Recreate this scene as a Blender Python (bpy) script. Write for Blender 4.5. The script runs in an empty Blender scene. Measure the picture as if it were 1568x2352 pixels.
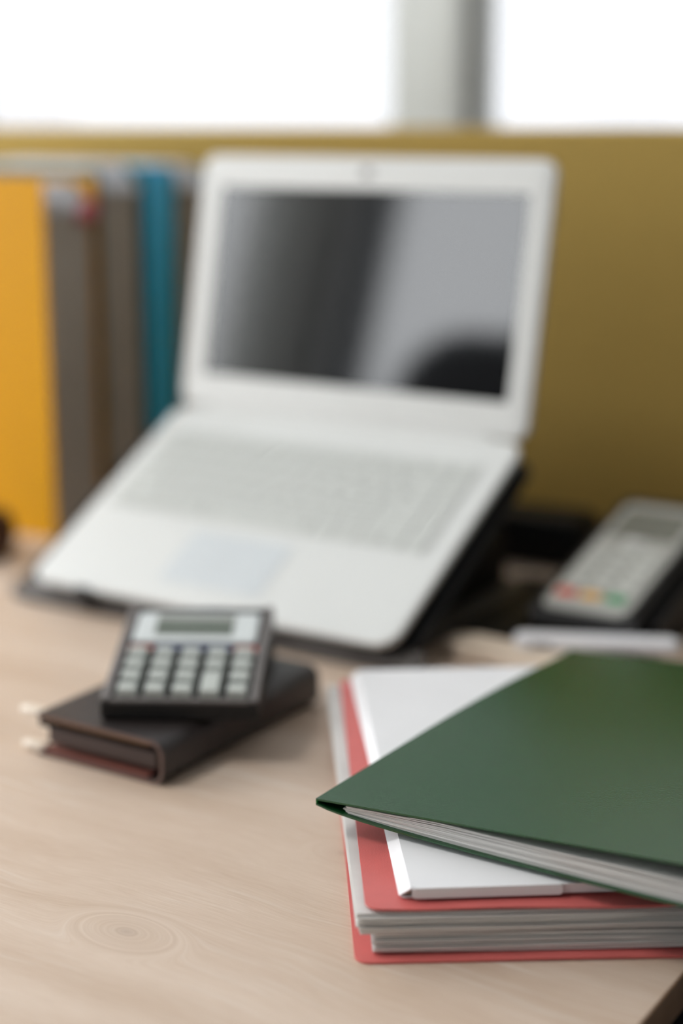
import bpy, math, random
from mathutils import Matrix, Vector
random.seed(7)
SC = bpy.context.scene
COL = SC.collection
R = math.radians

# ------------------------------------------------------------------ camera
cam = bpy.data.cameras.new('camera')
cam_o = bpy.data.objects.new('camera', cam)
COL.objects.link(cam_o)
SC.camera = cam_o
cam_o.location = (0, 0, 0.36293)
cam_o.rotation_euler = (R(90 - 13.2977), 0, 0)
cam.sensor_fit = 'VERTICAL'
cam.sensor_height = 36.0
cam.lens = 3800.0 / 2352.0 * 36.0
cam.clip_start = 0.02
cam.clip_end = 200
cam.dof.use_dof = True
cam.dof.focus_distance = 0.785
cam.dof.aperture_fstop = 2.15

# ------------------------------------------------------------------ sky (overcast, even)
SKY = 3.9
world = bpy.data.worlds.new('overcast_sky')
SC.world = world
world.use_nodes = True
bg = world.node_tree.nodes['Background']
bg.inputs['Color'].default_value = (0.955, 0.972, 1.0, 1)
bg.inputs['Strength'].default_value = SKY

# the room and the desk share axes turned by YAW against the camera
YAW = R(-32.0)
AX = Vector((math.cos(YAW), math.sin(YAW), 0))
BX = Vector((-math.sin(YAW), math.cos(YAW), 0))
ROOM = Matrix.Rotation(YAW, 4, 'Z')
def ab(a, b, z=0.0):
    return AX * a + BX * b + Vector((0, 0, z))

ZF, ZC = -0.74, 2.05            # floor and ceiling, desk top is z = 0
A0, A1, B0, B1 = -2.3, 2.1, -2.9, 2.2
WZ0, WZ1 = 0.02, 1.75           # window sill and head

def portal(center, size_w, size_h, direction):
    L = bpy.data.lights.new('window_daylight', 'AREA')
    L.shape = 'RECTANGLE'; L.size = size_w; L.size_y = size_h
    L.cycles.is_portal = True
    o = bpy.data.objects.new('window_daylight', L)
    COL.objects.link(o)
    o.matrix_world = Matrix.Translation(center) @ direction.to_track_quat('-Z', 'Y').to_matrix().to_4x4()
portal(ab(-0.85, B1 + 0.01, (WZ0 + WZ1) / 2), 2.9, WZ1 - WZ0, -BX)
portal(ab(A0 - 0.01, -2.0, (WZ0 + WZ1) / 2), 1.5, WZ1 - WZ0, AX)
portal(ab(A0 - 0.01, 0.435, (WZ0 + WZ1) / 2), 2.93, WZ1 - WZ0, AX)

SC.view_settings.view_transform = 'Standard'
SC.view_settings.look = 'None'
SC.view_settings.gamma = 1.0
SC.view_settings.use_curve_mapping = False
SC.view_settings.exposure = 0.55
SC.cycles.max_bounces = 6
SC.cycles.diffuse_bounces = 3
SC.cycles.glossy_bounces = 3
SC.cycles.use_adaptive_sampling = True
SC.cycles.adaptive_threshold = 0.06
SC.cycles.sample_clamp_indirect = 6.0

# ------------------------------------------------------------------ materials
def new_mat(name):
    m = bpy.data.materials.new(name)
    m.use_nodes = True
    nt = m.node_tree
    return m, nt, nt.nodes['Principled BSDF']

def lk(nt, a, b):
    nt.links.new(a, b)

def mat(name, col, rough=0.5, spec=0.5, metal=0.0, var=0.06, vscale=40.0, bump=0.0, bscale=400.0,
        ior=1.5, stretch=(1, 1, 1), transl=0.0, coat=0.0):
    """principled material with procedural colour variation and fine relief"""
    m, nt, p = new_mat(name)
    tc = nt.nodes.new('ShaderNodeTexCoord')
    mp = nt.nodes.new('ShaderNodeMapping')
    mp.inputs['Scale'].default_value = stretch
    lk(nt, tc.outputs['Object'], mp.inputs['Vector'])
    nz = nt.nodes.new('ShaderNodeTexNoise')
    nz.inputs['Scale'].default_value = vscale
    nz.inputs['Detail'].default_value = 4
    lk(nt, mp.outputs['Vector'], nz.inputs['Vector'])
    rp = nt.nodes.new('ShaderNodeValToRGB')
    lo = [max(0, c * (1 - var)) for c in col]; hi = [min(1, c * (1 + var)) for c in col]
    rp.color_ramp.elements[0].position = 0.3; rp.color_ramp.elements[0].color = (*lo, 1)
    rp.color_ramp.elements[1].position = 0.7; rp.color_ramp.elements[1].color = (*hi, 1)
    lk(nt, nz.outputs['Fac'], rp.inputs['Fac'])
    lk(nt, rp.outputs['Color'], p.inputs['Base Color'])
    p.inputs['Roughness'].default_value = rough
    p.inputs['Specular IOR Level'].default_value = spec
    p.inputs['Metallic'].default_value = metal
    p.inputs['IOR'].default_value = ior
    p.inputs['Coat Weight'].default_value = coat
    if bump > 0:
        n2 = nt.nodes.new('ShaderNodeTexNoise')
        n2.inputs['Scale'].default_value = bscale
        n2.inputs['Detail'].default_value = 3
        lk(nt, mp.outputs['Vector'], n2.inputs['Vector'])
        bp = nt.nodes.new('ShaderNodeBump')
        bp.inputs['Strength'].default_value = bump
        bp.inputs['Distance'].default_value = 0.0004
        lk(nt, n2.outputs['Fac'], bp.inputs['Height'])
        lk(nt, bp.outputs['Normal'], p.inputs['Normal'])
    if transl > 0:
        out = nt.nodes['Material Output']
        tr = nt.nodes.new('ShaderNodeBsdfTranslucent')
        lk(nt, rp.outputs['Color'], tr.inputs['Color'])
        mx = nt.nodes.new('ShaderNodeMixShader'); mx.inputs['Fac'].default_value = transl
        lk(nt, p.outputs['BSDF'], mx.inputs[1]); lk(nt, tr.outputs['BSDF'], mx.inputs[2])
        lk(nt, mx.outputs['Shader'], out.inputs['Surface'])
    return m

def glass_mat(name, tint):
    """thin window pane: tinted straight-through light plus a mirror share"""
    m, nt, p = new_mat(name)
    nt.nodes.remove(p)
    out = nt.nodes['Material Output']
    t = nt.nodes.new('ShaderNodeBsdfTransparent'); t.inputs['Color'].default_value = (*tint, 1)
    g = nt.nodes.new('ShaderNodeBsdfGlossy'); g.inputs['Roughness'].default_value = 0.02
    mx = nt.nodes.new('ShaderNodeMixShader')
    mx.inputs['Fac'].default_value = 0.04
    lk(nt, t.outputs['BSDF'], mx.inputs[1]); lk(nt, g.outputs['BSDF'], mx.inputs[2])
    lk(nt, mx.outputs['Shader'], out.inputs['Surface'])
    return m

def wood_mat(name, dark, light, pale, knots, rough=0.46):
    """light oak laminate: grain along local x, bent round knots"""
    m, nt, p = new_mat(name)
    N = nt.nodes.new
    tc = N('ShaderNodeTexCoord'); sep = N('ShaderNodeSeparateXYZ')
    lk(nt, tc.outputs['Object'], sep.inputs[0])
    def math_(op, a, b=None, c=None):
        n = N('ShaderNodeMath'); n.operation = op
        for i, v in enumerate((a, b, c)):
            if v is None: continue
            if isinstance(v, (int, float)): n.inputs[i].default_value = v
            else: lk(nt, v, n.inputs[i])
        return n.outputs[0]
    x, y = sep.outputs['X'], sep.outputs['Y']
    wn = N('ShaderNodeTexNoise'); wn.inputs['Scale'].default_value = 5.0; wn.inputs['Detail'].default_value = 2
    lk(nt, tc.outputs['Object'], wn.inputs['Vector'])
    f = math_('ADD', y, math_('MULTIPLY', math_('SUBTRACT', wn.outputs['Fac'], 0.5), 0.05))
    knot_mask = None
    kn = N('ShaderNodeTexNoise'); kn.inputs['Scale'].default_value = 85.0; kn.inputs['Detail'].default_value = 2
    lk(nt, tc.outputs['Object'], kn.inputs['Vector'])
    for (kx, ky, sx, sy) in knots:
        u = math_('SUBTRACT', x, kx); v = math_('SUBTRACT', y, ky)
        r2 = math_('ADD', math_('POWER', math_('DIVIDE', u, sx), 2.0), math_('POWER', math_('DIVIDE', v, sy), 2.0))
        g = math_('POWER', 2.718, math_('MULTIPLY', r2, -1.0))
        rr = math_('SQRT', math_('ADD', math_('MULTIPLY', math_('POWER', u, 2.0), 0.35), math_('POWER', v, 2.0)))
        rr = math_('ADD', rr, math_('MULTIPLY', math_('SUBTRACT', kn.outputs['Fac'], 0.5), 0.022))
        f = math_('ADD', math_('MULTIPLY', f, math_('SUBTRACT', 1.0, g)), math_('MULTIPLY', rr, g))
        k = math_('POWER', 2.718, math_('MULTIPLY', r2, -9.0))
        knot_mask = k if knot_mask is None else math_('MAXIMUM', knot_mask, k)
    def grain(sx, sf, detail, rough_):
        cb = N('ShaderNodeCombineXYZ')
        lk(nt, math_('MULTIPLY', x, sx), cb.inputs[0]); lk(nt, math_('MULTIPLY', f, sf), cb.inputs[1])
        n = N('ShaderNodeTexNoise'); n.inputs['Scale'].default_value = 1.0
        n.inputs['Detail'].default_value = detail; n.inputs['Roughness'].default_value = rough_
        lk(nt, cb.outputs[0], n.inputs['Vector'])
        return n.outputs['Fac']
    broad = grain(2.5, 26, 4, 0.55)
    fine = grain(55, 850, 3, 0.6)
    streak = grain(9, 330, 4, 0.65)
    area = N('ShaderNodeTexNoise'); area.inputs['Scale'].default_value = 7; area.inputs['Detail'].default_value = 1
    lk(nt, tc.outputs['Object'], area.inputs['Vector'])
    rp = N('ShaderNodeValToRGB')
    rp.color_ramp.elements[0].position = 0.33; rp.color_ramp.elements[0].color = (*dark, 1)
    rp.color_ramp.elements[1].position = 0.66; rp.color_ramp.elements[1].color = (*light, 1)
    lk(nt, math_('ADD', math_('MULTIPLY', broad, 0.62), math_('MULTIPLY', fine, 0.38)), rp.inputs['Fac'])
    # pale lines where the grain was limed
    sm = N('ShaderNodeMapRange'); sm.inputs['From Min'].default_value = 0.51; sm.inputs['From Max'].default_value = 0.72
    lk(nt, streak, sm.inputs['Value'])
    am = N('ShaderNodeMapRange'); am.inputs['From Min'].default_value = 0.40; am.inputs['From Max'].default_value = 0.62
    lk(nt, area.outputs['Fac'], am.inputs['Value'])
    mx = N('ShaderNodeMix'); mx.data_type = 'RGBA'
    lk(nt, math_('MULTIPLY', math_('MULTIPLY', sm.outputs[0], am.outputs[0]), 0.75), mx.inputs['Factor'])
    lk(nt, rp.outputs['Color'], mx.inputs['A']); mx.inputs['B'].default_value = (*pale, 1)
    last = mx.outputs['Result']
    if knot_mask is not None:
        mk = N('ShaderNodeMix'); mk.data_type = 'RGBA'
        lk(nt, math_('MULTIPLY', knot_mask, 0.34), mk.inputs['Factor'])
        lk(nt, last, mk.inputs['A']); mk.inputs['B'].default_value = (dark[0] * .45, dark[1] * .42, dark[2] * .4, 1)
        last = mk.outputs['Result']
    lk(nt, last, p.inputs['Base Color'])
    p.inputs['Roughness'].default_value = rough
    p.inputs['IOR'].default_value = 1.58
    bp = N('ShaderNodeBump'); bp.inputs['Strength'].default_value = 0.25; bp.inputs['Distance'].default_value = 0.0003
    lk(nt, fine, bp.inputs['Height']); lk(nt, bp.outputs['Normal'], p.inputs['Normal'])
    return m

M = {}
M['wood'] = wood_mat('oak_laminate', (0.525, 0.385, 0.28), (0.675, 0.54, 0.435), (0.84, 0.79, 0.73),
                     [(-0.4528, 0.538, 0.0165, 0.0100), (-0.4122, 0.6621, 0.011, 0.007)])
M['wood_edge'] = wood_mat('oak_edge_band', (0.20, 0.105, 0.055), (0.36, 0.21, 0.12), (0.40, 0.27, 0.17), [], 0.5)
M['wall'] = mat('wall_paint', (0.72, 0.72, 0.69), 0.85, 0.3, var=0.03, vscale=3, bump=0.2, bscale=300)
M['wall_dim'] = mat('wall_paint_darkened', (0.12, 0.118, 0.112), 0.85, 0.3, var=0.03, vscale=3, bump=0.2, bscale=300)  # for the unseen right wall, darkened to cut bounce light
M['ceiling'] = mat('ceiling_paint', (0.70, 0.70, 0.68), 0.9, 0.3, var=0.02, vscale=3)
M['floor'] = mat('dark_floor', (0.075, 0.06, 0.05), 0.55, 0.4, var=0.25, vscale=5, stretch=(1, 8, 1))
M['frame'] = mat('window_frame_white', (0.58, 0.59, 0.56), 0.45, 0.5, var=0.03, vscale=8)
M['seal'] = mat('window_seal_grey', (0.10, 0.10, 0.09), 0.7, 0.3, var=0.1, vscale=20)
M['glass_back'] = glass_mat('sky_dimming_pane', (0.455, 0.4555, 0.460))  # tint added to dim the sky seen through the back window
M['glass'] = glass_mat('clear_pane', (0.96, 0.965, 0.965))
M['curtain'] = mat('black_curtain', (0.012, 0.012, 0.013), 0.9, 0.2, var=0.2, vscale=30, stretch=(1, 1, .2))
M['fabric'] = mat('mustard_fabric', (0.39, 0.265, 0.075), 0.95, 0.15, var=0.12, vscale=260, bump=0.6, bscale=900)
M['white_plastic'] = mat('laptop_white', (0.66, 0.665, 0.65), 0.35, 0.5, var=0.015, vscale=12)
M['deck'] = mat('laptop_deck', (0.68, 0.69, 0.675), 0.42, 0.5, var=0.015, vscale=12)
M['key'] = mat('laptop_key_grey', (0.55, 0.565, 0.54), 0.45, 0.4, var=0.03, vscale=60)
M['touchpad'] = mat('touchpad_grey', (0.60, 0.635, 0.655), 0.35, 0.5, var=0.02, vscale=30)
M['screen'] = mat('dark_glossy_screen', (0.006, 0.007, 0.008), 0.06, 0.5, ior=1.74, var=0.1, vscale=10)
M['black'] = mat('black_plastic', (0.006, 0.006, 0.007), 0.5, 0.25, var=0.15, vscale=60, bump=0.15, bscale=900)
M['dark_grey'] = mat('charcoal_plastic', (0.085, 0.076, 0.071), 0.42, 0.5, var=0.1, vscale=60, bump=0.15, bscale=900)
M['rubber'] = mat('grey_rubber', (0.15, 0.14, 0.135), 0.6, 0.4, var=0.08, vscale=50)
M['green'] = mat('green_polypropylene', (0.009, 0.070, 0.020), 0.23, 0.5, ior=1.68, var=0.05, vscale=120, bump=0.35, bscale=1500, transl=0.12)
M['green_in'] = mat('green_inside_glow', (0.004, 0.11, 0.018), 0.9, 0.05, var=0.05, vscale=120, transl=0.2)  # matte, more saturated green paints the glow inside the cover
M['red'] = mat('red_polypropylene', (0.64, 0.14, 0.13), 0.36, 0.5, var=0.04, vscale=90, bump=0.35, bscale=1300)
M['sleeve'] = mat('clear_sleeve_paper', (0.88, 0.865, 0.845), 0.32, 0.5, var=0.08, vscale=30, stretch=(1, 1, 30), transl=0.35)
M['sleeve_dim'] = mat('shaded_sleeve_paper', (0.76, 0.70, 0.63), 0.38, 0.5, var=0.12, vscale=30, stretch=(1, 30, 1), transl=0.15)  # darker, browner sleeve copy with the shade put into its colour
M['card'] = mat('white_card', (0.80, 0.80, 0.815), 0.5, 0.4, var=0.015, vscale=25, bump=0.1, bscale=500)
M['card_inside'] = mat('brown_card_inside', (0.36, 0.26, 0.18), 0.8, 0.2, var=0.08, vscale=60)
M['paper'] = mat('cream_paper', (0.74, 0.70, 0.62), 0.7, 0.3, var=0.06, vscale=40, stretch=(1, 1, 30))
M['leather'] = mat('dark_brown_leather', (0.024, 0.018, 0.017), 0.40, 0.6, var=0.18, vscale=150, bump=0.6, bscale=1400)
M['leather_edge'] = mat('brown_leather_edge', (0.165, 0.105, 0.088), 0.55, 0.4, var=0.12, vscale=150, bump=0.3)
M['lining'] = mat('reddish_lining', (0.19, 0.065, 0.05), 0.7, 0.3, var=0.12, vscale=200)
M['lining_tan'] = mat('tan_lining', (0.27, 0.15, 0.07), 0.7, 0.3, var=0.12, vscale=200)
M['block'] = mat('dark_brown_block', (0.075, 0.052, 0.046), 0.7, 0.3, var=0.12, vscale=60, stretch=(1, 1, 20))
M['metal'] = mat('pale_metal', (0.86, 0.78, 0.68), 0.32, 0.5, metal=0.35, var=0.04, vscale=60)
M['calc'] = mat('calculator_body', (0.014, 0.013, 0.013), 0.5, 0.2, var=0.1, vscale=80, bump=0.1)
M['calc_rim'] = mat('calculator_rim', (0.15, 0.135, 0.13), 0.35, 0.5, var=0.06, vscale=80)
M['calc_key'] = mat('calculator_key', (0.50, 0.53, 0.50), 0.4, 0.5, var=0.04, vscale=100)
M['silver'] = mat('silver_bezel', (0.66, 0.70, 0.70), 0.32, 0.5, var=0.03, vscale=50)
M['lcd'] = mat('grey_lcd', (0.25, 0.265, 0.24), 0.3, 0.5, var=0.05, vscale=60)
M['lcd_dark'] = mat('dark_green_lcd', (0.045, 0.075, 0.045), 0.3, 0.5, var=0.1, vscale=200)
M['solar'] = mat('solar_cell', (0.006, 0.01, 0.018), 0.2, 0.5, var=0.2, vscale=200)
M['print_red'] = mat('red_print', (0.40, 0.07, 0.05), 0.5, 0.4, var=0.05)
M['print_blue'] = mat('blue_print', (0.06, 0.08, 0.20), 0.5, 0.4, var=0.05)
M['print_grey'] = mat('grey_print', (0.22, 0.21, 0.20), 0.5, 0.4, var=0.05)
M['pos_grey'] = mat('terminal_grey', (0.46, 0.46, 0.43), 0.45, 0.4, var=0.04, vscale=60)
M['pos_key'] = mat('terminal_key_grey', (0.62, 0.63, 0.59), 0.5, 0.4, var=0.04, vscale=80)
M['pos_key_white'] = mat('terminal_key_white', (0.74, 0.74, 0.72), 0.5, 0.4, var=0.03, vscale=80)
M['pos_red'] = mat('terminal_key_red', (0.72, 0.10, 0.05), 0.5, 0.4, var=0.04)
M['pos_yellow'] = mat('terminal_key_yellow', (0.78, 0.42, 0.08), 0.5, 0.4, var=0.04)
M['pos_green'] = mat('terminal_key_green', (0.05, 0.33, 0.13), 0.5, 0.4, var=0.04)
M['pos_screen'] = mat('terminal_screen', (0.20, 0.21, 0.19), 0.25, 0.5, var=0.05)
M['yellow'] = mat('yellow_polypropylene', (0.62, 0.295, 0.0005), 0.5, 0.2, var=0.03, vscale=60, bump=0.3, bscale=1200)
M['teal'] = mat('teal_polypropylene', (0.018, 0.12, 0.125), 0.45, 0.45, var=0.05, vscale=60, bump=0.3, bscale=1200)
M['blue'] = mat('blue_polypropylene', (0.05, 0.56, 0.95), 0.36, 0.45, var=0.05, vscale=60, bump=0.3, bscale=1200)
M['dark_green'] = mat('dark_green_polypropylene', (0.03, 0.10, 0.07), 0.45, 0.45, var=0.05, vscale=60)
M['clear'] = mat('lit_sleeve_top', (0.90, 0.91, 0.94), 0.3, 0.5, var=0.03, vscale=50, transl=0.5)  # brighter sleeve copy, light on the tops put into the colour
M['pink'] = mat('pink_tab', (0.62, 0.16, 0.20), 0.6, 0.3, var=0.05)
M['beige'] = mat('beige_case', (0.76, 0.635, 0.51), 0.55, 0.4, var=0.05, vscale=40)
M['white_case'] = mat('white_glossy_case', (0.80, 0.80, 0.83), 0.35, 0.5, var=0.02, vscale=30)
M['brown'] = mat('dark_brown_wood', (0.075, 0.028, 0.010), 0.45, 0.4, var=0.2, vscale=30, stretch=(1, 1, 6))
M['mesh'] = mat('dark_mesh', (0.045, 0.038, 0.038), 0.9, 0.2, var=0.3, vscale=300)
m_, nt_, p_ = new_mat('fill_panel_glow')  # glow of the added fill light panel
p_.inputs['Base Color'].default_value = (0.9, 0.9, 0.88, 1)
p_.inputs['Emission Color'].default_value = (1.0, 0.98, 0.95, 1)
p_.inputs['Emission Strength'].default_value = 15.0
M['fill_glow'] = m_
M['leg_metal'] = mat('grey_metal', (0.30, 0.30, 0.30), 0.4, 0.5, metal=0.6, var=0.04)

# ------------------------------------------------------------------ mesh helpers
class MB:
    def __init__(self):
        self.v = []; self.f = []
    def add(self, vs, fs, mtx=None):
        o = len(self.v)
        for q in vs:
            q = Vector(q)
            self.v.append(tuple(mtx @ q) if mtx is not None else tuple(q))
        self.f += [tuple(i + o for i in f) for f in fs]
        return self
    def box(self, x0, x1, y0, y1, z0, z1, mtx=None):
        vs = [(x0, y0, z0), (x1, y0, z0), (x1, y1, z0), (x0, y1, z0), (x0, y0, z1), (x1, y0, z1), (x1, y1, z1), (x0, y1, z1)]
        return self.add(vs, [(3, 2, 1, 0), (4, 5, 6, 7), (0, 1, 5, 4), (1, 2, 6, 5), (2, 3, 7, 6), (3, 0, 4, 7)], mtx)
    def rings(self, rings, mtx=None, closed_ring=True):
        vs = [p for r in rings for p in r]; n = len(rings[0]); fs = []
        for i in range(len(rings) - 1):
            for j in range(n):
                k = (j + 1) % n
                fs.append((i * n + j, i * n + k, (i + 1) * n + k, (i + 1) * n + j))
        fs.append(tuple(reversed(range(n))))
        fs.append(tuple((len(rings) - 1) * n + j for j in range(n)))
        return self.add(vs, fs, mtx)
    def slab(self, x0, x1, y0, y1, z0, z1, r=0.004, bev=0.0008, seg=5, mtx=None):
        def ring(ins, z):
            rr = max(r - ins, 0.00005); out = []
            for (cx, cy, s) in ((x1 - ins - rr, y1 - ins - rr, 0), (x0 + ins + rr, y1 - ins - rr, 1), (x0 + ins + rr, y0 + ins + rr, 2), (x1 - ins - rr, y0 + ins + rr, 3)):
                for i in range(seg + 1):
                    t = math.pi / 2 * (s + i / seg)
                    out.append((cx + rr * math.cos(t), cy + rr * math.sin(t), z))
            return out
        k = bev * 0.3
        return self.rings([ring(bev, z0), ring(k, z0 + k), ring(0, z0 + bev), ring(0, z1 - bev), ring(k, z1 - k), ring(bev, z1)], mtx)
    def key(self, x0, x1, y0, y1, z0, z1, ins=0.0012, mtx=None):
        def rg(i, z): return [(x0 + i, y0 + i, z), (x1 - i, y0 + i, z), (x1 - i, y1 - i, z), (x0 + i, y1 - i, z)]
        return self.rings([rg(0, z0), rg(ins * .35, z0 + (z1 - z0) * .75), rg(ins, z1)], mtx)
    def prism(self, prof, y0, y1, mtx=None):
        """profile in x,z pushed along y"""
        a = [(x, y0, z) for x, z in prof]; b = [(x, y1, z) for x, z in prof]
        return self.rings([a, b], mtx)
    def prism_x(self, prof, x0, x1, mtx=None):
        """profile in y,z pushed along x"""
        return self.rings([[(x0, y, z) for y, z in prof], [(x1, y, z) for y, z in prof]], mtx)
    def sheet(self, x0, x1, y0, y1, zf, th, nx=6, ny=6, r=0.0, round_x0=True, round_x1=True, mtx=None):
        ys = []
        if r > 0: ys += [0, r * .06, r * .2, r * .45, r * .75]
        ys += [r + (y1 - y0 - 2 * r) * i / ny for i in range(ny + 1)]
        if r > 0: ys += [y1 - y0 - q for q in (r * .75, r * .45, r * .2, r * .06, 0)]
        top = []; bot = []
        for y in ys:
            d = min(y, y1 - y0 - y); ins = 0.0
            if d < r: ins = r - math.sqrt(max(0, r * r - (r - d) ** 2))
            xa = x0 + (ins if round_x0 else 0); xb = x1 - (ins if round_x1 else 0)
            for i in range(nx + 1):
                x = xa + (xb - xa) * i / nx; z = zf(x, y0 + y)
                top.append((x, y0 + y, z + th)); bot.append((x, y0 + y, z))
        n = nx + 1; m = len(ys); T = len(top); fs = []
        for j in range(m - 1):
            for i in range(nx):
                a = j * n + i
                fs.append((a, a + 1, a + n + 1, a + n)); fs.append((T + a, T + a + n, T + a + n + 1, T + a + 1))
        for i in range(nx):
            fs.append((i, T + i, T + i + 1, i + 1)); e = (m - 1) * n + i
            fs.append((e, e + 1, T + e + 1, T + e))
        for j in range(m - 1):
            a = j * n; fs.append((a, a + n, T + a + n, T + a)); e = a + nx
            fs.append((e, T + e, T + e + n, e + n))
        return self.add(top + bot, fs, mtx)
    def lathe(self, prof, seg=24, mtx=None):
        return self.rings([[(r * math.cos(2 * math.pi * i / seg), r * math.sin(2 * math.pi * i / seg), z) for i in range(seg)] for r, z in prof], mtx)
    def tube(self, pts, r, seg=8, mtx=None):
        pts = [Vector(p) for p in pts]; rs = []
        rad = r if isinstance(r, (list, tuple)) else [r] * len(pts)
        for i, p in enumerate(pts):
            t = (pts[min(i + 1, len(pts) - 1)] - pts[max(i - 1, 0)]).normalized()
            u = t.cross(Vector((0, 0, 1)))
            if u.length < 1e-4: u = t.cross(Vector((1, 0, 0)))
            u.normalize(); w = t.cross(u)
            rs.append([p + (u * math.cos(2 * math.pi * k / seg) - w * math.sin(2 * math.pi * k / seg)) * rad[i] for k in range(seg)])
        return self.rings(rs, mtx)
    def mesh(self, name, material, smooth=False):
        me = bpy.data.meshes.new(name)
        me.from_pydata(self.v, [], self.f)
        me.materials.append(material)
        if smooth:
            try: me.set_sharp_from_angle(angle=R(40))
            except Exception: pass
            me.polygons.foreach_set('use_smooth', [len(q.vertices) <= 4 for q in me.polygons])
        me.update()
        return me
    def build(self, name, material, parent=None, mtx=None, smooth=True):
        return link(name, self.mesh(name, material, smooth), parent, mtx)

def link(name, me, parent=None, mtx=None):
    o = bpy.data.objects.new(name, me)
    COL.objects.link(o)
    if parent is not None: o.parent = parent
    if mtx is not None: o.matrix_local = mtx
    return o

def tag(o, label=None, cat=None, group=None, kind=None):
    if label: o['label'] = label
    if cat: o['category'] = cat
    if group: o['group'] = group
    if kind: o['kind'] = kind
    return o

def thing(name, label, cat, loc, yaw=0.0, group=None):
    o = bpy.data.objects.new(name, None)
    COL.objects.link(o)
    o.empty_display_size = 0.02
    o.location = loc
    o.rotation_euler = (0, 0, yaw)
    return tag(o, label, cat, group)

def struct(name, mb, m):
    return tag(mb.build(name, m, None, ROOM, smooth=False), kind='structure')

def interp(tab):
    def g(x):
        if x <= tab[0][0]: return tab[0][1]
        for (a, fa), (b, fb) in zip(tab, tab[1:]):
            if x <= b: return fa + (fb - fa) * (x - a) / (b - a)
        return tab[-1][1]
    return g

# ------------------------------------------------------------------ the room
T = 0.2
struct('floor', MB().box(A0 - T, A1 + T, B0 - T, B1 + T, ZF - 0.1, ZF), M['floor'])
struct('ceiling', MB().box(A0 - T, A1 + T, B0 - T, B1 + T, ZC, ZC + 0.1), M['ceiling'])
W1A, W1B = -2.3, 0.6
wb = MB()
wb.box(A0 - T, W1A, B1, B1 + T, ZF, ZC).box(W1B, A1 + T, B1, B1 + T, ZF, ZC)
wb.box(W1A, W1B, B1, B1 + T, ZF, WZ0).box(W1A, W1B, B1, B1 + T, WZ1, ZC)
struct('wall_back', wb, M['wall'])
WIN_L = [(-2.75, -1.25), (-1.03, 1.9)]
wl = MB()
edges = [B0 - T] + [e for w in WIN_L for e in w] + [B1]
for i in range(0, len(edges), 2):
    wl.box(A0 - T, A0, edges[i], edges[i + 1], ZF, ZC)
for (p, q) in WIN_L:
    wl.box(A0 - T, A0, p, q, ZF, WZ0).box(A0 - T, A0, p, q, WZ1, ZC)
struct('wall_left', wl, M['wall'])
struct('wall_right', MB().box(A1, A1 + T, B0, B1, ZF, ZC), M['wall_dim'])
struct('wall_front', MB().box(A0, A1 + T, B0 - T, B0, ZF, ZC), M['wall'])

def window(name, length, posts, glass, mtx, post_w=0.14):
    """window in a frame of its own: x along the wall, y outwards, z up; posts are the x centres of mullions"""
    w = MB()
    f = 0.05
    w.box(0, length, 0.05, 0.12, WZ0, WZ0 + f).box(0, length, 0.05, 0.12, WZ1 - f, WZ1)
    w.box(0, f, 0.05, 0.12, WZ0 + f, WZ1 - f).box(length - f, length, 0.05, 0.12, WZ0 + f, WZ1 - f)
    root = tag(w.build(name, M['frame'], None, mtx, smooth=False), kind='structure')
    xs = [f] + posts + [length - f]
    h = post_w / 2
    for c in posts:
        m = MB().slab(c - h * .70, c + h * .72, 0.03, 0.115, WZ0 + f, WZ1 - f, r=0.008, bev=0.001)
        m.build('mullion', M['frame'], root)
        s = MB().box(c - h * .78, c - h * .70, 0.055, 0.11, WZ0 + f, WZ1 - f)
        s.box(c + h * .72, c + h * .84, 0.055, 0.11, WZ0 + f, WZ1 - f)
        s.build('seal', M['seal'], root, smooth=False)
        MB().slab(c - h * 1.12, c - h * .78, 0.045, 0.105, WZ0 + f, WZ1 - f, r=0.006, bev=0.001).build('sash_stile', M['frame'], root)
        MB().slab(c + h * .84, c + h * 1.08, 0.06, 0.105, WZ0 + f, WZ1 - f, r=0.006, bev=0.001).build('sash_stile', M['frame'], root)
    for i in range(len(xs) - 1):
        x0 = xs[i] + (h if i > 0 else 0); x1 = xs[i + 1] - (h if i < len(xs) - 2 else 0)
        MB().box(x0, x1, 0.078, 0.084, WZ0 + f, WZ1 - f).build('pane', glass, root, smooth=False)
    MB().slab(-0.03, length + 0.03, -0.12, 0.05, WZ0 - 0.025, WZ0, r=0.01, bev=0.003).build('window_sill', M['frame'], root)
    return root

window('window_1', W1B - W1A, [-1.238 - W1A], M['glass_back'], ROOM @ Matrix.Translation((W1A, B1, 0)), 0.145)
for i, (p, q) in enumerate(WIN_L):
    mt = ROOM @ Matrix.Translation((A0, p, 0)) @ Matrix.Rotation(R(90), 4, 'Z')
    window('window_%d' % (i + 2), q - p, [1.37] if i else [], M['glass'], mt, 0.12)

# dark curtain drawn back beside the far left window
cu = MB()
prof = []
nf = 30
for i in range(nf + 1):
    prof.append((A0 + 0.075 + 0.022 * math.sin(i * 1.9), -1.285 + 0.10 * i / nf))
outer = [(x, y) for x, y in prof]; inner = [(x - 0.006, y) for x, y in prof]
ring = outer + inner[::-1]
cu.rings([[(x, y, -0.6) for x, y in ring], [(x, y, 1.86) for x, y in ring]])
tag(cu.build('curtain', M['curtain'], None, ROOM, smooth=False), 'narrow black curtain hanging beside the left-hand window', 'curtain')
tag(MB().tube([(A0 + 0.08, -2.8, 1.87), (A0 + 0.08, -0.9, 1.87)], 0.012, 10).build('curtain_rod', M['leg_metal'], None, ROOM),
    'thin grey metal rod above the left-hand window', 'curtain rod')

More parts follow.
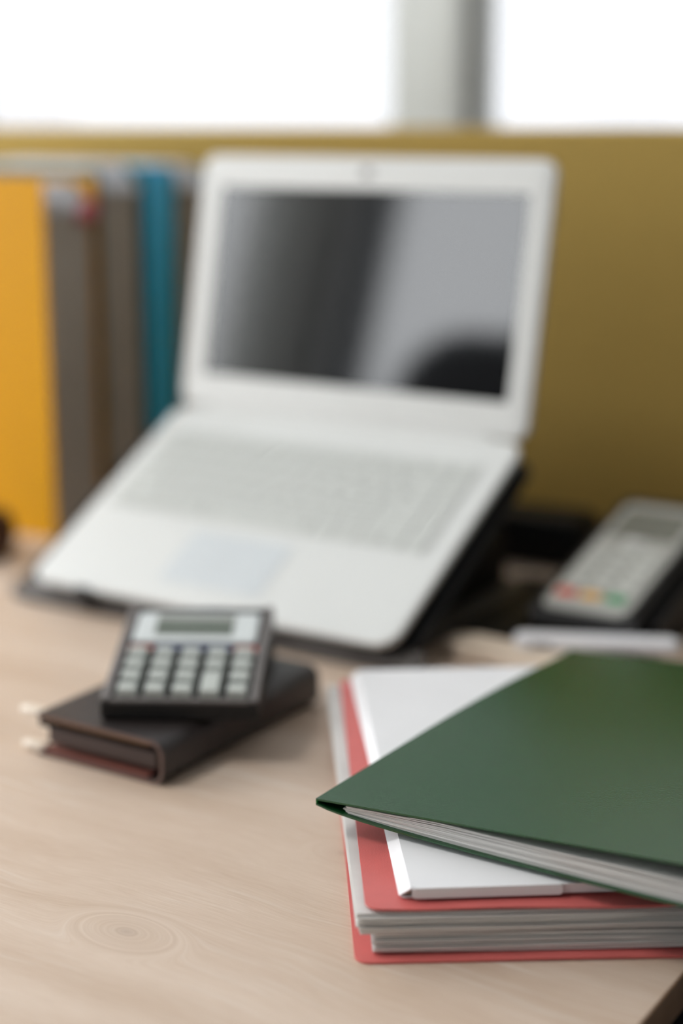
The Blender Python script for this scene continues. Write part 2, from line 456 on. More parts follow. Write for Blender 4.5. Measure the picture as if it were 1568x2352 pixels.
# ------------------------------------------------------------------ desk
DA0, DA1, DB0, DB1, DT = -2.0, -0.2216, 0.38, 1.352, 0.018
desk = thing('desk', 'light oak laminate desk with a brown edge band under all the things', 'desk', (0, 0, 0), YAW)
MB().box(DA0, DA1 - 0.001, DB0 + 0.001, DB1, -DT, 0).build('tabletop', M['wood'], desk, smooth=False)
eb = MB().slab(DA1 - 0.001, DA1, DB0, DB1, -DT, -0.0001, r=0.0004, bev=0.0003, seg=2)
eb.build('edge_band', M['wood_edge'], desk)
MB().slab(DA0, DA1 - 0.001, DB0, DB0 + 0.001, -DT, -0.0001, r=0.0004, bev=0.0003, seg=2).build('edge_band', M['wood_edge'], desk)
for a in (DA0 + 0.08, DA1 - 0.14):
    MB().slab(a, a + 0.05, DB0 + 0.08, DB1 - 0.06, ZF, ZF + 0.03, r=0.01, bev=0.004).build('foot', M['dark_grey'], desk)
    MB().slab(a, a + 0.05, DB0 + 0.40, DB0 + 0.48, ZF + 0.03, -DT - 0.03, r=0.01, bev=0.002).build('leg', M['dark_grey'], desk)
    MB().box(a, a + 0.05, DB0 + 0.08, DB1 - 0.06, -DT - 0.03, -DT).build('top_rail', M['dark_grey'], desk, smooth=False)

# partition screen behind the desk
PB = 1.362
part = thing('desk_partition', 'mustard fabric partition screen standing behind the laptop and folders', 'partition', (0, 0, 0), YAW)
MB().slab(-2.25, -0.18, 0.4025, 1.06, 0, 0.032, r=0.012, bev=0.006,
          mtx=Matrix.Translation((0, PB + 0.032, ZF + 0.0375)) @ Matrix.Rotation(R(90), 4, 'X')).build('fabric_panel', M['fabric'], part)
tag(MB().slab(-2.2, -0.19, 0.01, 0.44, 0.008, 0.024, r=0.004, bev=0.001,
         mtx=Matrix.Translation((0, PB + 0.032, ZF)) @ Matrix.Rotation(R(90), 4, 'X')).build('dark_fill_panel', M['black'], part), 'black panel added to darken the space below')  # added black panel stands in for the shade below the desk edge
for a in (-2.1, -0.35):
    MB().slab(a, a + 0.06, PB - 0.01, PB + 0.24, ZF, ZF + 0.0375, r=0.01, bev=0.004).build('foot', M['dark_grey'], part)
    MB().slab(a + 0.01, a + 0.05, PB + 0.004, PB + 0.028, ZF + 0.0375, -0.299, r=0.004, bev=0.001).build('post', M['dark_grey'], part)

# ------------------------------------------------------------------ laptop on its stand
LY = R(-32.6379); TILT = R(28.9303); LID = R(78.7772)
LO = Vector((-0.24073, 1.22402, 0.0230)); LW, LD, LH = 0.325, 0.2213, 0.2095
lap = thing('laptop', 'open white laptop with a dark glossy screen on a black stand', 'laptop', LO, LY)
bm_ = Matrix.Rotation(TILT, 4, 'X')
base = MB().slab(0, LW, 0, LD, -0.0058, 0, r=0.016, bev=0.0022, seg=7).build('base', M['deck'], lap, bm_)
MB().slab(0.004, LW - 0.004, 0.006, LD - 0.002, -0.013, -0.0058, r=0.014, bev=0.003, seg=6).build('bottom_shell', M['dark_grey'], base)
MB().slab(0.0125, 0.3065, 0.0865, 0.1895, 0.00005, 0.0006, r=0.004, bev=0.0002).build('keyboard_tray', M['deck'], base)
tag(MB().slab(0.1125, 0.2025, 0.0215, 0.0765, 0.00005, 0.0005, r=0.003, bev=0.0002).build('touchpad', M['touchpad'], base), 'pale blue-grey touchpad')
KX0, KX1, KY0, KY1 = 0.0145, 0.3045, 0.0885, 0.1875
rows = 6; kp = (KY1 - KY0) / rows
layouts = [  # relative key widths, front row first
    [1.3, 1.1, 1.1, 1.3, 5.2, 1.2, 1.1, 1.0, 1.0, 1.0],
    [2.2, 1, 1, 1, 1, 1, 1, 1, 1, 1, 1, 2.1, 1],
    [1.8, 1, 1, 1, 1, 1, 1, 1, 1, 1, 1, 1, 2.0, 1],
    [1.5, 1, 1, 1, 1, 1, 1, 1, 1, 1, 1, 1, 1, 1.3, 1],
    [1, 1, 1, 1, 1, 1, 1, 1, 1, 1, 1, 1, 1, 1.8, 1],
    [1] * 15,
]
for r_i, lay in enumerate(layouts):
    s = (KX1 - KX0) / sum(lay); x = KX0; cache = {}
    y0 = KY0 + kp * r_i
    for w in lay:
        if w not in cache:
            cache[w] = MB().key(0, w * s - 0.0026, 0, kp - 0.0026, 0, 0.0014, 0.0007).mesh('key', M['key'])
        link('key', cache[w], base, Matrix.Translation((x + 0.0013, y0 + 0.0013, 0.0006)))
        x += w * s
MB().slab(0.03, 0.295, LD - 0.004, LD + 0.005, -0.011, 0.0015, r=0.003, bev=0.0012).build('hinge_cover', M['white_plastic'], base)
# lid: x across, y up the screen, z towards the viewer
lid_m = Matrix.Translation(Matrix.Rotation(TILT, 3, 'X') @ Vector((0, LD, 0))) @ Matrix.Rotation(LID, 4, 'X')
lid = MB().slab(0, LW, 0.0, LH, -0.0065, 0, r=0.0125, bev=0.0018, seg=7).build('lid', M['white_plastic'], lap, lid_m)
SX0, SX1, SY0, SY1 = 0.0225, 0.306, 0.0275, 0.1832
tag(MB().slab(SX0, SX1, SY0, SY1, -0.0004, 0.0004, r=0.0012, bev=0.0002, seg=3).build('screen', M['screen'], lid), 'dark switched-off glossy screen')
rim = MB()
for (x0, x1, y0, y1) in ((0.006, LW - 0.006, 0.004, SY0 - 0.001), (0.006, LW - 0.006, SY1 + 0.001, LH - 0.006),
                         (0.006, SX0 - 0.001, SY0 - 0.001, SY1 + 0.001), (SX1 + 0.001, LW - 0.006, SY0 - 0.001, SY1 + 0.001)):
    rim.slab(x0, x1, y0, y1, 0, 0.0009, r=0.0008, bev=0.0003, seg=2)
rim.build('bezel', M['white_plastic'], lid)
MB().slab(0.1565, 0.1675, 0.1935, 0.2005, 0.0009, 0.0013, r=0.003, bev=0.0001).build('webcam', M['print_grey'], lid)

st = thing('laptop_stand', 'black plastic tilting stand holding the white laptop', 'stand', ab(0, 0, 0), YAW)
SA0, SA1 = -0.892, -0.537
MB().slab(SA0, SA1, 0.9165, 1.150, 0.0, 0.0085, r=0.028, bev=0.002, seg=6).build('base_plate', M['dark_grey'], st)
MB().slab(SA1 - 0.02, -0.497, 1.012, 1.165, 0.0, 0.0080, r=0.012, bev=0.002, seg=5).build('dark_gap_plate', M['black'], st)  # black plate added to keep the shadowed gap beside the stand dark
lb = 0.9095          # laptop front edge in desk coordinates
tm = Matrix.Translation((-0.69, lb, 0.0230)) @ Matrix.Rotation(TILT, 4, 'X')
tray = MB().slab(-0.17, 0.17, 0.009, 0.215, -0.0205, -0.0143, r=0.012, bev=0.0015, seg=6)
tray.build('tray', M['black'], st, tm)
MB().slab(-0.178, 0.178, -0.004, 0.012, -0.021, -0.0155, r=0.004, bev=0.001, seg=3).build('front_lip', M['dark_grey'], st, tm)
for x in (-0.105, 0.03):
    MB().slab(x - 0.006, x + 0.006, -0.0045, -0.0006, -0.019, 0.002, r=0.001, bev=0.0005, seg=3).build('stop_hook', M['black'], st, tm)
for x in (-0.135, 0.10):
    MB().slab(x - 0.026, x + 0.026, 0.004, 0.010, 0.0085, 0.0125, r=0.002, bev=0.001, seg=3).build('grip_pad', M['rubber'], st,
        Matrix.Translation((-0.69, 0.9135, 0)))
c_, s_ = math.cos(TILT), math.sin(TILT)
for a in (SA0 + 0.012, SA1 - 0.032):
    pr = [(lb + 0.03, 0.008), (lb + 0.225, 0.008), (lb + 0.225, 0.045), (lb + 0.205 * c_ + 0.0205 * s_, 0.023 + 0.205 * s_ - 0.0215 * c_),
          (lb + 0.02 * c_ + 0.0205 * s_, 0.023 + 0.02 * s_ - 0.0215 * c_)]
    MB().prism_x(pr, a, a + 0.012).build('side_support', M['black'], st, smooth=False)
MB().slab(SA0 + 0.02, SA1 - 0.03, lb + 0.205, lb + 0.215, 0.008, 0.09, r=0.003, bev=0.001).build('rear_brace', M['black'], st)

# ------------------------------------------------------------------ red display book (bottom of the pile)
def sleeve_block(x0, x1, y0, y1, z0, z1, n, jx, jy, wave=0.0004, seed=1, nx=7, ny=4, r=0.0):
    rnd = random.Random(seed); mb = MB(); p = (z1 - z0) / n
    for i in range(n):
        ph = rnd.random() * 6; amp = wave * rnd.random(); dx = rnd.uniform(-jx, jx); dy = rnd.uniform(-jy, jy)
        zb = z0 + p * i
        fn = (lambda zb, ph, amp: lambda x, y: zb + amp * math.sin(ph + x * 40) * math.exp(-(y - y0) / 0.05))(zb, ph, amp)
        mb.sheet(x0 + dx, x1 + rnd.uniform(-jx, jx), y0 + dy, y1 + rnd.uniform(-jy, jy), fn, p * 0.80, nx, ny, r)
    return mb

RY = R(2.2)
red = thing('red_display_book', 'thick red plastic display book full of clear sleeves, lowest in the pile', 'folder', (0.006, 0.6652, 0), RY)
tag(MB().sheet(0, 0.24, 0, 0.318, lambda x, y: 0.0002 + 0.0006 * math.exp(-((x - .10) / .05) ** 2) * math.exp(-y / .03), 0.0011, 12, 8, 0.007).build('bottom_cover', M['red'], red), 'red lower cover')
tag(sleeve_block(0.0085, 0.231, 0.0065, 0.309, 0.0022, 0.0112, 11, 0.0011, 0.0010, 0.0005, 3).build('lower_sleeves', M['sleeve'], red), 'stack of clear sleeves', kind='stuff')
tag(sleeve_block(0.0018, 0.230, 0.0045, 0.309, 0.0120, 0.0222, 12, 0.0012, 0.0010, 0.0003, 5).build('upper_sleeves', M['sleeve'], red, Matrix.Rotation(R(0.75), 4, 'Z')), 'stack of clear sleeves', kind='stuff')
tag(MB().sheet(0.0048, 0.24, 0.0048, 0.3125, lambda x, y: 0.0238 - 0.0012 * math.exp(-((x - .118) / .035) ** 2) * math.exp(-(y - .0048) / .012)
     - 0.0008 * math.exp(-((x - 0.03) / .02) ** 2) * math.exp(-(y - .0048) / .008), 0.0010, 26, 14, 0.007).build('top_cover', M['red'], red), 'red upper cover with a wavy front edge')
MB().sheet(0.2392, 0.2402, 0.004, 0.314, lambda x, y: 0.001, 0.0235, 1, 2).build('spine', M['red'], red)

# ------------------------------------------------------------------ white cardboard folder (middle of the pile)
WY = R(3.9); WZ = 0.0256
wf = thing('white_cardboard_folder', 'white cardboard folder with folded flaps, between the red and the green book', 'folder', (0.0262, 0.6765, WZ), WY)
WWD, WLN, WTH = 0.235, 0.301, 0.0056
MB().sheet(0.0, WWD, 0.002, WLN, lambda x, y: 0.0, 0.0006, 2, 2, 0.003).build('bottom_panel', M['card'], wf, smooth=False)
sb = sleeve_block(0.006, WWD - 0.004, 0.006, WLN - 0.004, 0.0009, WTH - 0.0006, 6, 0.0006, 0.0008, 0.0, 9, 2, 2)
tag(sb.build('papers', M['paper'], wf), kind='stuff')
MB().sheet(0.0046, WWD, 0.0, WLN, lambda x, y: WTH - 0.0006, 0.0006, 2, 4, 0.004, round_x1=False).build('top_panel', M['card'], wf, smooth=False)
# left side folds down and outwards
MB().add([(0.0046, 0.0, WTH), (-0.0004, 0.0030, 0.0008), (-0.0004, WLN - .001, 0.0008), (0.0046, WLN - .001, WTH),
          (0.0054, 0.0, WTH - .0005), (0.0004, 0.0030, 0.0006), (0.0004, WLN - .001, 0.0006), (0.0054, WLN - .001, WTH - .0005)],
         [(0, 1, 2, 3), (7, 6, 5, 4), (0, 4, 5, 1), (2, 6, 7, 3), (1, 5, 6, 2), (0, 3, 7, 4)]).build('side_fold', M['card'], wf, smooth=False)
MB().slab(0.0052, 0.073, 0, 0.0050, -0.0006, 0, r=0.0016, bev=0.0001, seg=4,
          mtx=Matrix.Translation((0, 0.0, WTH)) @ Matrix.Rotation(R(-90), 4, 'X') @ Matrix.Scale(1, 4)).build('front_flap', M['card'], wf, smooth=False)
MB().box(0.0056, WWD, 0.0008, 0.0013, 0.0012, WTH - 0.0006).build('inner_flap', M['card'], wf, smooth=False)
MB().add([(0.0008, 0.0034, 0.0010), (0.0052, 0.0034, 0.0010), (0.0052, 0.0034, WTH - .0008), (0.0008, 0.009, 0.0010), (0.0052, 0.009, 0.0010), (0.0052, 0.009, WTH - .0008)],
         [(0, 1, 2), (5, 4, 3), (0, 3, 4, 1), (1, 4, 5, 2), (2, 5, 3, 0)]).build('fold_gusset', M['card_inside'], wf, smooth=False)

# ------------------------------------------------------------------ green display book (top of the pile)
GY = R(-32.0)
gr = thing('green_display_book', 'dark green plastic display book lying slightly open on top of the pile', 'folder', (-0.0125, 0.7520, 0), GY)
GL, GW = 0.3040, 0.24
gap = lambda x: 0.0016 + 0.0184 * ((max(x, 0) + 0.0015) / 0.2) ** 0.6
def g_top(x, y): return 0.0410 + 0.066 * x - 0.0080 * max(0.0, (y - 0.10) / 0.20) ** 2
def g_bot(x, y): return max(g_top(x, y) - gap(x), 0.0318)
pth = interp([(.014, .0040), (.022, .0052), (.04, .0076), (.07, .0094), (.11, .0104), (.24, .0108)])
tag(MB().sheet(0.0, GW, 0.0, GL, g_bot, 0.0009, 34, 10, 0.006, round_x0=False).build('bottom_cover', M['green'], gr), 'green lower cover')
tag(MB().sheet(0.0, GW, 0.0, GL, g_top, 0.0009, 20, 14, 0.006, round_x0=False).build('top_cover', M['green'], gr), 'green upper cover with grained surface')
MB().sheet(0.002, GW - 0.001, 0.0006, GL - 0.001, lambda x, y: g_top(x, y) - 0.00035, 0.0003, 20, 14, 0.006, round_x0=False).build('gap_glow_sheet', M['green_in'], gr)  # added sheet, puts the green glow of the gap into colour
MB().sheet(-0.0006, 0.0004, 0.001, GL - 0.001, lambda x, y: g_bot(0, y) + 0.0004, 0.0022, 1, 8).build('spine', M['green_in'], gr)
rnd = random.Random(11)
pg = MB(); n = 15
def page_z(x, y, t, ph, amp):
    g0 = g_bot(x, y) + 0.0010
    room = min(pth(x), g_top(x, y) - g0 - 0.0010)
    return g0 + (room - 0.0005) * t + amp * math.sin(ph + x * 55) * t * (0 if x < 0.05 else 1)
for i in range(n):
    t = i / n
    dx = rnd.uniform(-.0014, .0014); dy = rnd.uniform(-.0006, .0006); ph = rnd.random() * 6
    amp = 0.0002 if i < n - 1 else 0.0004
    fn = (lambda t, ph, amp: lambda x, y: page_z(x, y, t, ph, amp))(t, ph, amp)
    pg.sheet(0.0155 + dx + 0.003 * abs(t - .5), GW - 0.008 + dx, 0.0022 + dy, GL - 0.006 + dy, fn, 0.00050, 34, 10)
tag(pg.build('sleeves', M['sleeve'], gr), 'clear sleeves between the green covers', kind='stuff')

# ------------------------------------------------------------------ organizer notebook
OY = R(-32.2)
og = thing('organizer_notebook', 'dark brown leather organizer lying under the calculator', 'organizer', (-0.1776, 0.9140, 0), OY)
OW, OL, OT = 0.0925, 0.160, 0.0265
th = 0.0034; rad = 0.0085
def u_profile(x0, w, z0, z1, r, seg=8):
    pts = [(x0, z0)]
    for i in range(seg + 1):
        t = -math.pi / 2 + math.pi / 2 * i / seg
        pts.append((w - r + r * math.cos(t), z0 + r + r * math.sin(t)))
    for i in range(seg + 1):
        t = math.pi / 2 * i / seg
        pts.append((w - r + r * math.cos(t), z1 - r + r * math.sin(t)))
    pts.append((x0, z1))
    return pts
def u_shell(mb, x0, w, z0, z1, r, t, y0, y1):
    o = u_profile(x0, w, z0, z1, r); i = u_profile(x0, w - t, z0 + t, z1 - t, max(r - t, .001))
    return mb.prism(o + i[::-1], y0, y1) if False else shell(mb, o, i, y0, y1)
def shell(mb, o, i, y0, y1):
    n = len(o); vs = []
    for y in (y0, y1):
        vs += [(x, y, z) for x, z in o] + [(x, y, z) for x, z in i]
    fs = []; K = 2 * n
    for j in range(n - 1):
        fs += [(j, j + 1, n + j + 1, n + j), (K + j, K + n + j, K + n + j + 1, K + j + 1),
               (j, K + j, K + j + 1, j + 1), (n + j, n + j + 1, K + n + j + 1, K + n + j)]
    fs += [(0, n, K + n, K), (n - 1, K + n - 1, K + 2 * n - 1, 2 * n - 1)]
    return mb.add(vs, fs)
u_shell(MB(), 0.0, OW, 0.0, OT, rad, 0.0026, 0.0006, OL).build('leather_cover', M['leather'], og)
u_shell(MB(), -0.0003, OW - 0.0003, 0.0004, OT - 0.0004, rad, 0.0018, -0.0002, 0.0007).build('stitched_edge', M['leather_edge'], og)
MB().slab(0.002, OW - 0.012, 0.001, OL - 0.002, 0.0027, 0.0042, r=0.002, bev=0.0004).build('lower_lining', M['lining'], og)
MB().slab(0.002, OW - 0.010, 0.001, OL - 0.002, OT - 0.0042, OT - 0.0027, r=0.002, bev=0.0004).build('upper_lining', M['lining_tan'], og)
MB().slab(0.004, OW - 0.007, 0.0035, OL - 0.004, 0.0080, 0.0176, r=0.002, bev=0.0008).build('page_block', M['block'], og)
MB().slab(-0.004, 0.010, 0.004, 0.030, 0.0165, 0.0215, r=0.002, bev=0.001).build('closing_strap', M['black'], og)
for (zc, yy, xo) in ((0.0238, 0.004, -0.0185), (0.0038, 0.001, -0.0155)):
    MB().slab(xo, 0.0025, yy, yy + 0.008, zc - 0.0026, zc + 0.0022, r=0.0024, bev=0.0016, seg=4).build('metal_tab', M['metal'], og)['label'] = 'pale metal tab'
MB().slab(-0.008, 0.002, 0.012, 0.020, 0.0110, 0.0142, r=0.002, bev=0.001, seg=4).build('metal_tab', M['metal'], og)['label'] = 'pale metal tab'

# ------------------------------------------------------------------ calculator
CY_ = R(-2.5)
cl = thing('calculator', 'black desktop calculator with grey keys resting on the brown organizer', 'calculator', (-0.1387, 0.9005, OT + 0.0002), CY_)
CWD, CLN = 0.0910, 0.1165
CT = R(11.7); fh = 0.0115
cc, cs = math.cos(CT), math.sin(CT)
prof = [(0.003, 0.0), (0.0, 0.002), (0.0, fh - 0.0015), (0.0012, fh), (CLN * cc - 0.003, fh + CLN * cs), (CLN * cc, fh + CLN * cs - 0.003), (CLN * cc, 0.006), (CLN * cc - .004, 0.0)]
MB().prism_x(prof, 0.0, CWD).build('body', M['calc'], cl, smooth=False)
fm = Matrix.Translation((0, 0, fh)) @ Matrix.Rotation(CT, 4, 'X')      # the sloping face
for x in (0.0, CWD - 0.0052):
    MB().slab(x, x + 0.0052, 0.001, CLN - 0.001, -0.001, 0.0016, r=0.0015, bev=0.0006, seg=3).build('side_rim', M['calc_rim'], cl, fm)
MB().slab(0.0055, CWD - 0.0055, 0.0005, 0.004, -0.001, 0.0010, r=0.0008, bev=0.0004, seg=2).build('front_rim', M['calc_rim'], cl, fm)
disp = MB().slab(0.0075, CWD - 0.0075, 0.0675, 0.1045, -0.0005, 0.0022, r=0.003, bev=0.0008).build('display_bezel', M['silver'], cl, fm)
MB().slab(0.0200, CWD - 0.0225, 0.0745, 0.1015, 0.0020, 0.0025, r=0.001, bev=0.0001, seg=2).build('lcd', M['lcd'], disp)
MB().slab(0.0205, CWD - 0.0230, 0.0795, 0.0885, 0.0025, 0.0028, r=0.0006, bev=0.0001, seg=2).build('lcd_dark_band', M['lcd_dark'], disp)  # darker green band across the LCD
MB().slab(0.046, 0.061, 0.1068, 0.1135, 0.0, 0.0010, r=0.0008, bev=0.0002, seg=2).build('solar_cell', M['solar'], cl, fm)
for i in range(7):
    MB().box(0.0125 + i * 0.0031, 0.0147 + i * 0.0031, 0.1090, 0.1122, 0.0, 0.0004).build('maker_lettering', M['print_grey'], cl, fm, smooth=False)
cxs = [0.0082 + i * 0.0160 for i in range(5)]
KW = 0.0118
rws = [0.0055, 0.0195, 0.0335, 0.0475]; KH = 0.0098
km = MB().key(0, KW, 0, KH, 0, 0.0046, 0.0012).mesh('key', M['calc_key'])
km2 = MB().key(0, KW, 0, 0.0140 + KH, 0, 0.0046, 0.0012).mesh('tall_key', M['calc_key'])
for ri, y in enumerate(rws):
    for ci, x in enumerate(cxs):
        if ci == 3 and ri == 1: continue
        if ci == 3 and ri == 0:
            link('tall_key', km2, cl, fm @ Matrix.Translation((x, y, 0))); continue
        link('key', km, cl, fm @ Matrix.Translation((x, y, 0)))
for ci, x in enumerate(cxs):
    MB().slab(x - 0.0012, x + KW + 0.0012, 0.0592, 0.0652, 0.0, 0.0005, r=0.0008, bev=0.0001, seg=2).build('printed_band', M['print_red'] if ci in (0, 4) else M['print_blue'], cl, fm)

# ------------------------------------------------------------------ card terminal
tz = 0.030
tl = thing('card_terminal', 'black and grey payment card terminal with red, yellow and green keys', 'card terminal', ab(-0.4850, 1.028, 0), YAW)
TW, TL_, TT = 0.079, 0.172, R(15.0)
tc_, ts_ = math.cos(TT), math.sin(TT)
prof = [(0.006, 0.0), (0.0, 0.006), (0.0, 0.022), (0.004, 0.0275), (TL_ * tc_, 0.0265 + TL_ * ts_), (TL_ * tc_ + 0.020, 0.058 + 0.012), (TL_ * tc_ + 0.024, 0.045), (TL_ * tc_ + 0.020, 0.0)]
MB().prism_x(prof, 0.0, TW).build('body', M['black'], tl, smooth=False)
MB().slab(-0.004, TW + 0.010, 0.016, 0.185, 0.0, 0.010, r=0.012, bev=0.002).build('cradle', M['black'], tl)
MB().prism_x([(0.02, 0.0), (0.02, 0.020), (0.16, 0.058), (0.17, 0.0)], TW, TW + 0.010).build('side_grip', M['black'], tl, smooth=False)
tf = Matrix.Translation((0, 0, 0.0272)) @ Matrix.Rotation(TT, 4, 'X')
pan = MB().slab(0.0065, TW - 0.0075, 0.004, TL_ - 0.004, -0.002, 0.0022, r=0.008, bev=0.0012, seg=5).build('face_panel', M['pos_grey'], tl, tf)
scr = MB().slab(0.013, TW - 0.014, 0.112, 0.156, 0.0018, 0.0026, r=0.002, bev=0.0002, seg=2).build('display', M['pos_screen'], pan)
cols3 = [0.0115, 0.0305, 0.0495]
kk = lambda mt_: MB().key(0, 0.0150, 0, 0.0085, 0, 0.0024, 0.0012).mesh('key', mt_)
for x, c in zip(cols3, ('pos_red', 'pos_yellow', 'pos_green')):
    o = link('key', kk(M[c]), pan, Matrix.Translation((x, 0.018, 0.0022)))
    o['label'] = {'pos_red': 'red key', 'pos_yellow': 'yellow key', 'pos_green': 'green key'}[c]
gk = kk(M['pos_key'])
for ri in range(5):
    for x in cols3:
        link('key', gk, pan, Matrix.Translation((x, 0.0335 + ri * 0.0135, 0.0022)))
link('menu_key', MB().key(0, 0.017, 0, 0.008, 0, 0.0024, 0.0012).mesh('menu_key', M['pos_key_white']), pan, Matrix.Translation((0.0295, 0.1010, 0.0022)))

# black power adapter behind the terminal, with its lead
pa = thing('power_adapter', 'black power adapter with a looped lead behind the card terminal', 'power adapter', ab(-0.640, 1.210, 0), YAW + R(4))
MB().slab(0, 0.112, 0, 0.058, 0, 0.044, r=0.016, bev=0.010, seg=6).build('adapter_body', M['black'], pa)
pts = []
for i in range(50):
    t = i / 49
    pts.append((0.110 - 0.06 * t, 0.06 + 0.014 * t + 0.012 * math.sin(t * 6), 0.004 + 0.016 * math.exp(-t * 8)))
MB().tube(pts, 0.0035, 8).build('lead', M['black'], pa)

# beige and white flat cases between terminal and pile
bc = thing('beige_case', 'long beige rounded case lying behind the white folder', 'case', (0.0675, 1.0965, 0), R(-36))
MB().slab(0, 0.14, 0, 0.034, 0, 0.0090, r=0.014, bev=0.005, seg=7).build('lower_shell', M['beige'], bc)
MB().slab(0.001, 0.139, 0.001, 0.033, 0.0088, 0.0118, r=0.0135, bev=0.0025, seg=7).build('upper_shell', M['beige'], bc)
wc = thing('slim_white_case', 'slim white rounded case lying across the beige case before the card terminal', 'case', (0.1170, 1.0765, 0.0120), R(-8.6))
MB().slab(0, 0.112, 0, 0.021, 0, 0.0085, r=0.008, bev=0.0028, seg=6).build('body', M['white_case'], wc)
MB().slab(0.012, 0.026, -0.0004, 0.002, 0.0028, 0.0058, r=0.0008, bev=0.0002, seg=2).build('port', M['print_grey'], wc)

# small turned cup at the left edge
cp = MB().lathe([(0.020, 0.0), (0.026, 0.004), (0.030, 0.016), (0.029, 0.030), (0.024, 0.038), (0.021, 0.0385), (0.022, 0.032), (0.024, 0.016), (0.018, 0.006)], 28)
cup = thing('wooden_cup', 'small dark brown wooden cup in front of the yellow book, cut by the left edge', 'cup', (-0.3080, 1.372, 0))
cp.build('cup_body', M['brown'], cup)
MB().lathe([(0.0205, 0.0290), (0.0215, 0.0305)], 28).build('cup_inside', M['brown'], cup)

# ------------------------------------------------------------------ standing display books
def standing_book(name, label, a_right, b0, b1, h, cover, width=0.225, pages=M['sleeve_dim'], page_h=None, inset=0.004, lean=0.0, group=None, seed=1, tops=True, n=None):
    """upright book: open edge at the right end (x = 0), spine to the left"""
    t = thing(name, label, 'folder', ab(a_right, b0, 0), YAW + lean)
    d = b1 - b0; ph = page_h or h - 0.009
    def plate(y0, y1, x0=-width, x1=0.0, z0=0.0, z1=h, r=0.005):
        return MB().slab(x0, x1, z0, z1, 0, y1 - y0, r=r, bev=0.0003, seg=4,
                         mtx=Matrix.Translation((0, y1, 0)) @ Matrix.Rotation(R(90), 4, 'X'))
    plate(0, 0.0012).build('front_cover', cover, t)
    plate(d - 0.0012, d).build('back_cover', cover, t)
    MB().box(-width - 0.0012, -width, 0, d, 0, h).build('spine', cover, t, smooth=False)
    rr = random.Random(seed); mb = MB(); tp = MB()
    k = n or max(6, int((d - 0.006) / 0.0017)); p = (d - 0.007) / k
    for i in range(k):
        y = 0.003 + p * i; dx = rr.uniform(-.0018, .0018); dz = rr.uniform(-.002, .0015)
        mb.box(-width + 0.004, -inset + dx, y, y + p * 0.55, 0.002, ph + dz - 0.022)
        xa, xb, xc, ya, yb, za, zb = -width + 0.004, -inset + dx + 0.004, -inset + dx - 0.016, y - p * 0.1, y + p * 0.85, ph + dz - 0.022, ph + dz  # top strip slanted and paler to carry the light on the sleeve tops
        tp.add([(xa, ya, za), (xb, ya, za), (xb, yb, za), (xa, yb, za), (xa, ya, zb), (xc, ya, zb), (xc, yb, zb), (xa, yb, zb)],
               [(3, 2, 1, 0), (4, 5, 6, 7), (0, 1, 5, 4), (1, 2, 6, 5), (2, 3, 7, 6), (3, 0, 4, 7)])
    tag(mb.build('sleeves', pages, t, smooth=False), kind='stuff')
    tag(tp.build('sleeve_tops', M['clear'] if tops else pages, t, smooth=False), kind='stuff')
    return t
G = 'display books standing beside the laptop'
yb = standing_book('yellow_display_book', 'bright yellow plastic display book standing foremost beside the laptop', -0.9713, 1.0760, 1.1460, 0.3150, M['yellow'], page_h=0.3085, seed=3, group=G)
for (y, z, mt_) in ((0.018, 0.298, 'clear'), (0.047, 0.287, 'pink'), (0.056, 0.290, 'pink')):
    MB().slab(-0.012, 0.004, y, y + 0.012, z - 0.010, z + 0.004, r=0.003, bev=0.0015, seg=3).build('page_tab', M[mt_], yb)
standing_book('teal_display_book', 'dark teal display book with pale sleeves standing right behind the yellow book', -0.9713, 1.1500, 1.2120, 0.3220, M['teal'], page_h=0.3240, seed=4, group=G)
bb_ = thing('blue_box_folder', 'blue plastic box folder standing between the teal book and the laptop lid', 'folder', ab(-0.9713, 1.2150, 0), YAW)
MB().slab(-0.225, 0.0, 0.0, 0.0435, 0.0, 0.3185, r=0.004, bev=0.0012, seg=4).build('box_body', M['blue'], bb_)
MB().slab(-0.222, -0.003, 0.003, 0.0405, 0.3185, 0.3225, r=0.003, bev=0.0010, seg=4).build('box_lid', M['blue'], bb_)
standing_book('dark_green_display_book', 'dark green display book with pale sleeves standing rearmost behind the laptop lid', -0.9713, 1.2610, 1.3180, 0.3190, M['dark_green'], page_h=0.3225, seed=5, group=G)

# ------------------------------------------------------------------ added fill light panel; office chair (out of frame, mirrored in the screen)
for q, (a, b) in enumerate(((-1.4, -0.30),)):  # unseen panel added to brighten the desk and page fronts
    cl_ = thing('fill_light_panel', ('square white panel added under the ceiling as fill light',)[q], 'fill light', ab(a, b, ZC), YAW)
    fr_ = MB()
    for (x0, x1, y0, y1) in ((-.31, .31, -.31, -.285), (-.31, .31, .285, .31), (-.31, -.285, -.285, .285), (.285, .31, -.285, .285)):
        fr_.box(x0, x1, y0, y1, -0.035, 0)
    fr_.build('frame', M['frame'], cl_, smooth=False)
    MB().box(-.285, .285, -.285, .285, -0.028, -0.004).build('fill_surface', M['fill_glow'], cl_, smooth=False)

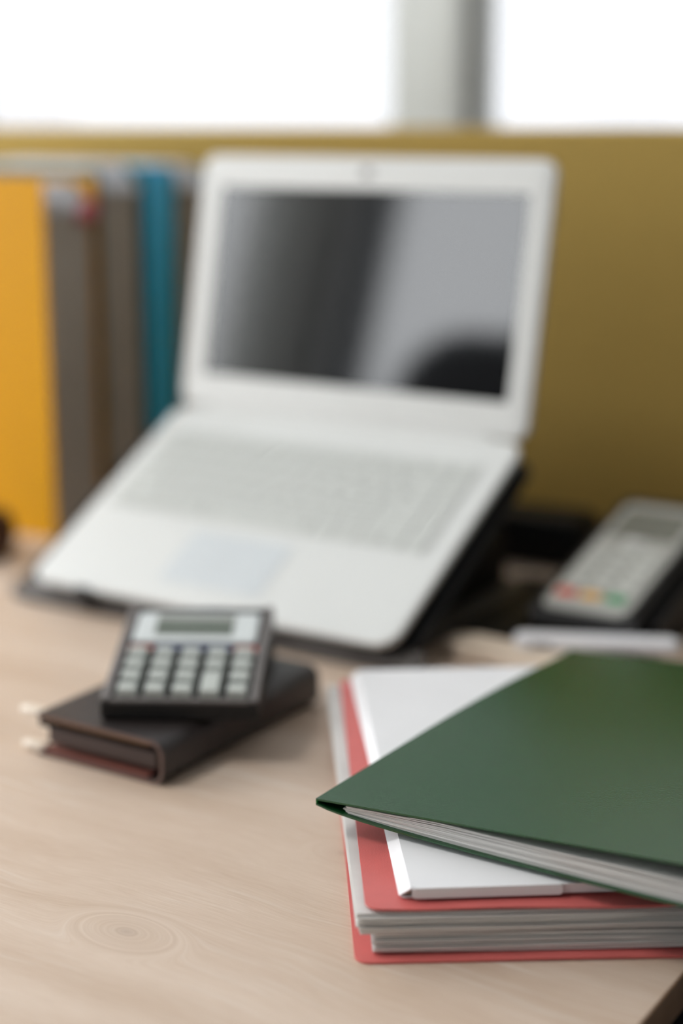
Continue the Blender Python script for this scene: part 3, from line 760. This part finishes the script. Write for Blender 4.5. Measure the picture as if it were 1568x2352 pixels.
ch = thing('office_chair', 'black high-backed office chair mirrored in the laptop screen', 'chair', ab(-1.06, 0.06, ZF), YAW)
MB().slab(-0.25, 0.25, -0.02, 0.46, 0.44, 0.52, r=0.08, bev=0.03, seg=7).build('seat', M['mesh'], ch)
fr = MB()
hw, z0_, z1_, rc = 0.235, 0.60, 1.215, 0.09
path = [(-hw, z0_)] + [(-hw + rc - rc * math.cos(R(90) * i / 8), z1_ - rc + rc * math.sin(R(90) * i / 8)) for i in range(9)]
path += [(-x, z) for x, z in path[::-1]]
fr.tube([(x, 0.02 - 0.14 * max(0, z - 0.6), z) for x, z in path], 0.024, 10)
fr.tube([(-hw, 0.02, z0_), (0, 0.035, z0_ - 0.03), (hw, 0.02, z0_)], 0.024, 10)
fr.build('back_frame', M['black'], ch)
MB().slab(-hw + 0.005, hw - 0.005, 0.0, z1_ - z0_, -0.006, 0.006, r=0.085, bev=0.002, seg=7,
          mtx=Matrix.Translation((0, 0.02, z0_)) @ Matrix.Rotation(R(90 + 8), 4, 'X')).build('back_mesh', M['mesh'], ch)
MB().tube([(0, 0.03, 0.56), (0, 0.06, 0.47), (0, 0.16, 0.43)], 0.03, 10).build('back_arm', M['black'], ch)
MB().lathe([(0.028, 0.10), (0.028, 0.28), (0.02, 0.281), (0.02, 0.44)], 16, Matrix.Translation((0, 0.22, 0))).build('gas_column', M['black'], ch)
for i in range(5):
    t = 2 * math.pi * i / 5
    e = (0.29 * math.cos(t), 0.22 + 0.29 * math.sin(t))
    MB().tube([(0, 0.22, 0.12), (e[0] * .6, 0.22 + (e[1] - .22) * .6, 0.10), (e[0], e[1], 0.075)], [0.03, 0.024, 0.018], 8).build('foot_arm', M['black'], ch)
    MB().lathe([(0.012, -0.02), (0.028, -0.018), (0.028, 0.018), (0.012, 0.02)], 14, Matrix.Translation((e[0], e[1], 0.028)) @ Matrix.Rotation(t, 4, 'Z') @ Matrix.Rotation(R(90), 4, 'X')).build('caster', M['black'], ch)
for s in (-1, 1):
    MB().tube([(s * 0.22, 0.25, 0.47), (s * 0.29, 0.24, 0.50), (s * 0.29, 0.22, 0.66)], 0.016, 8).build('arm_post', M['black'], ch)
    MB().slab(s * 0.29 - 0.035, s * 0.29 + 0.035, 0.08, 0.34, 0.66, 0.69, r=0.03, bev=0.01).build('armrest', M['black'], ch)
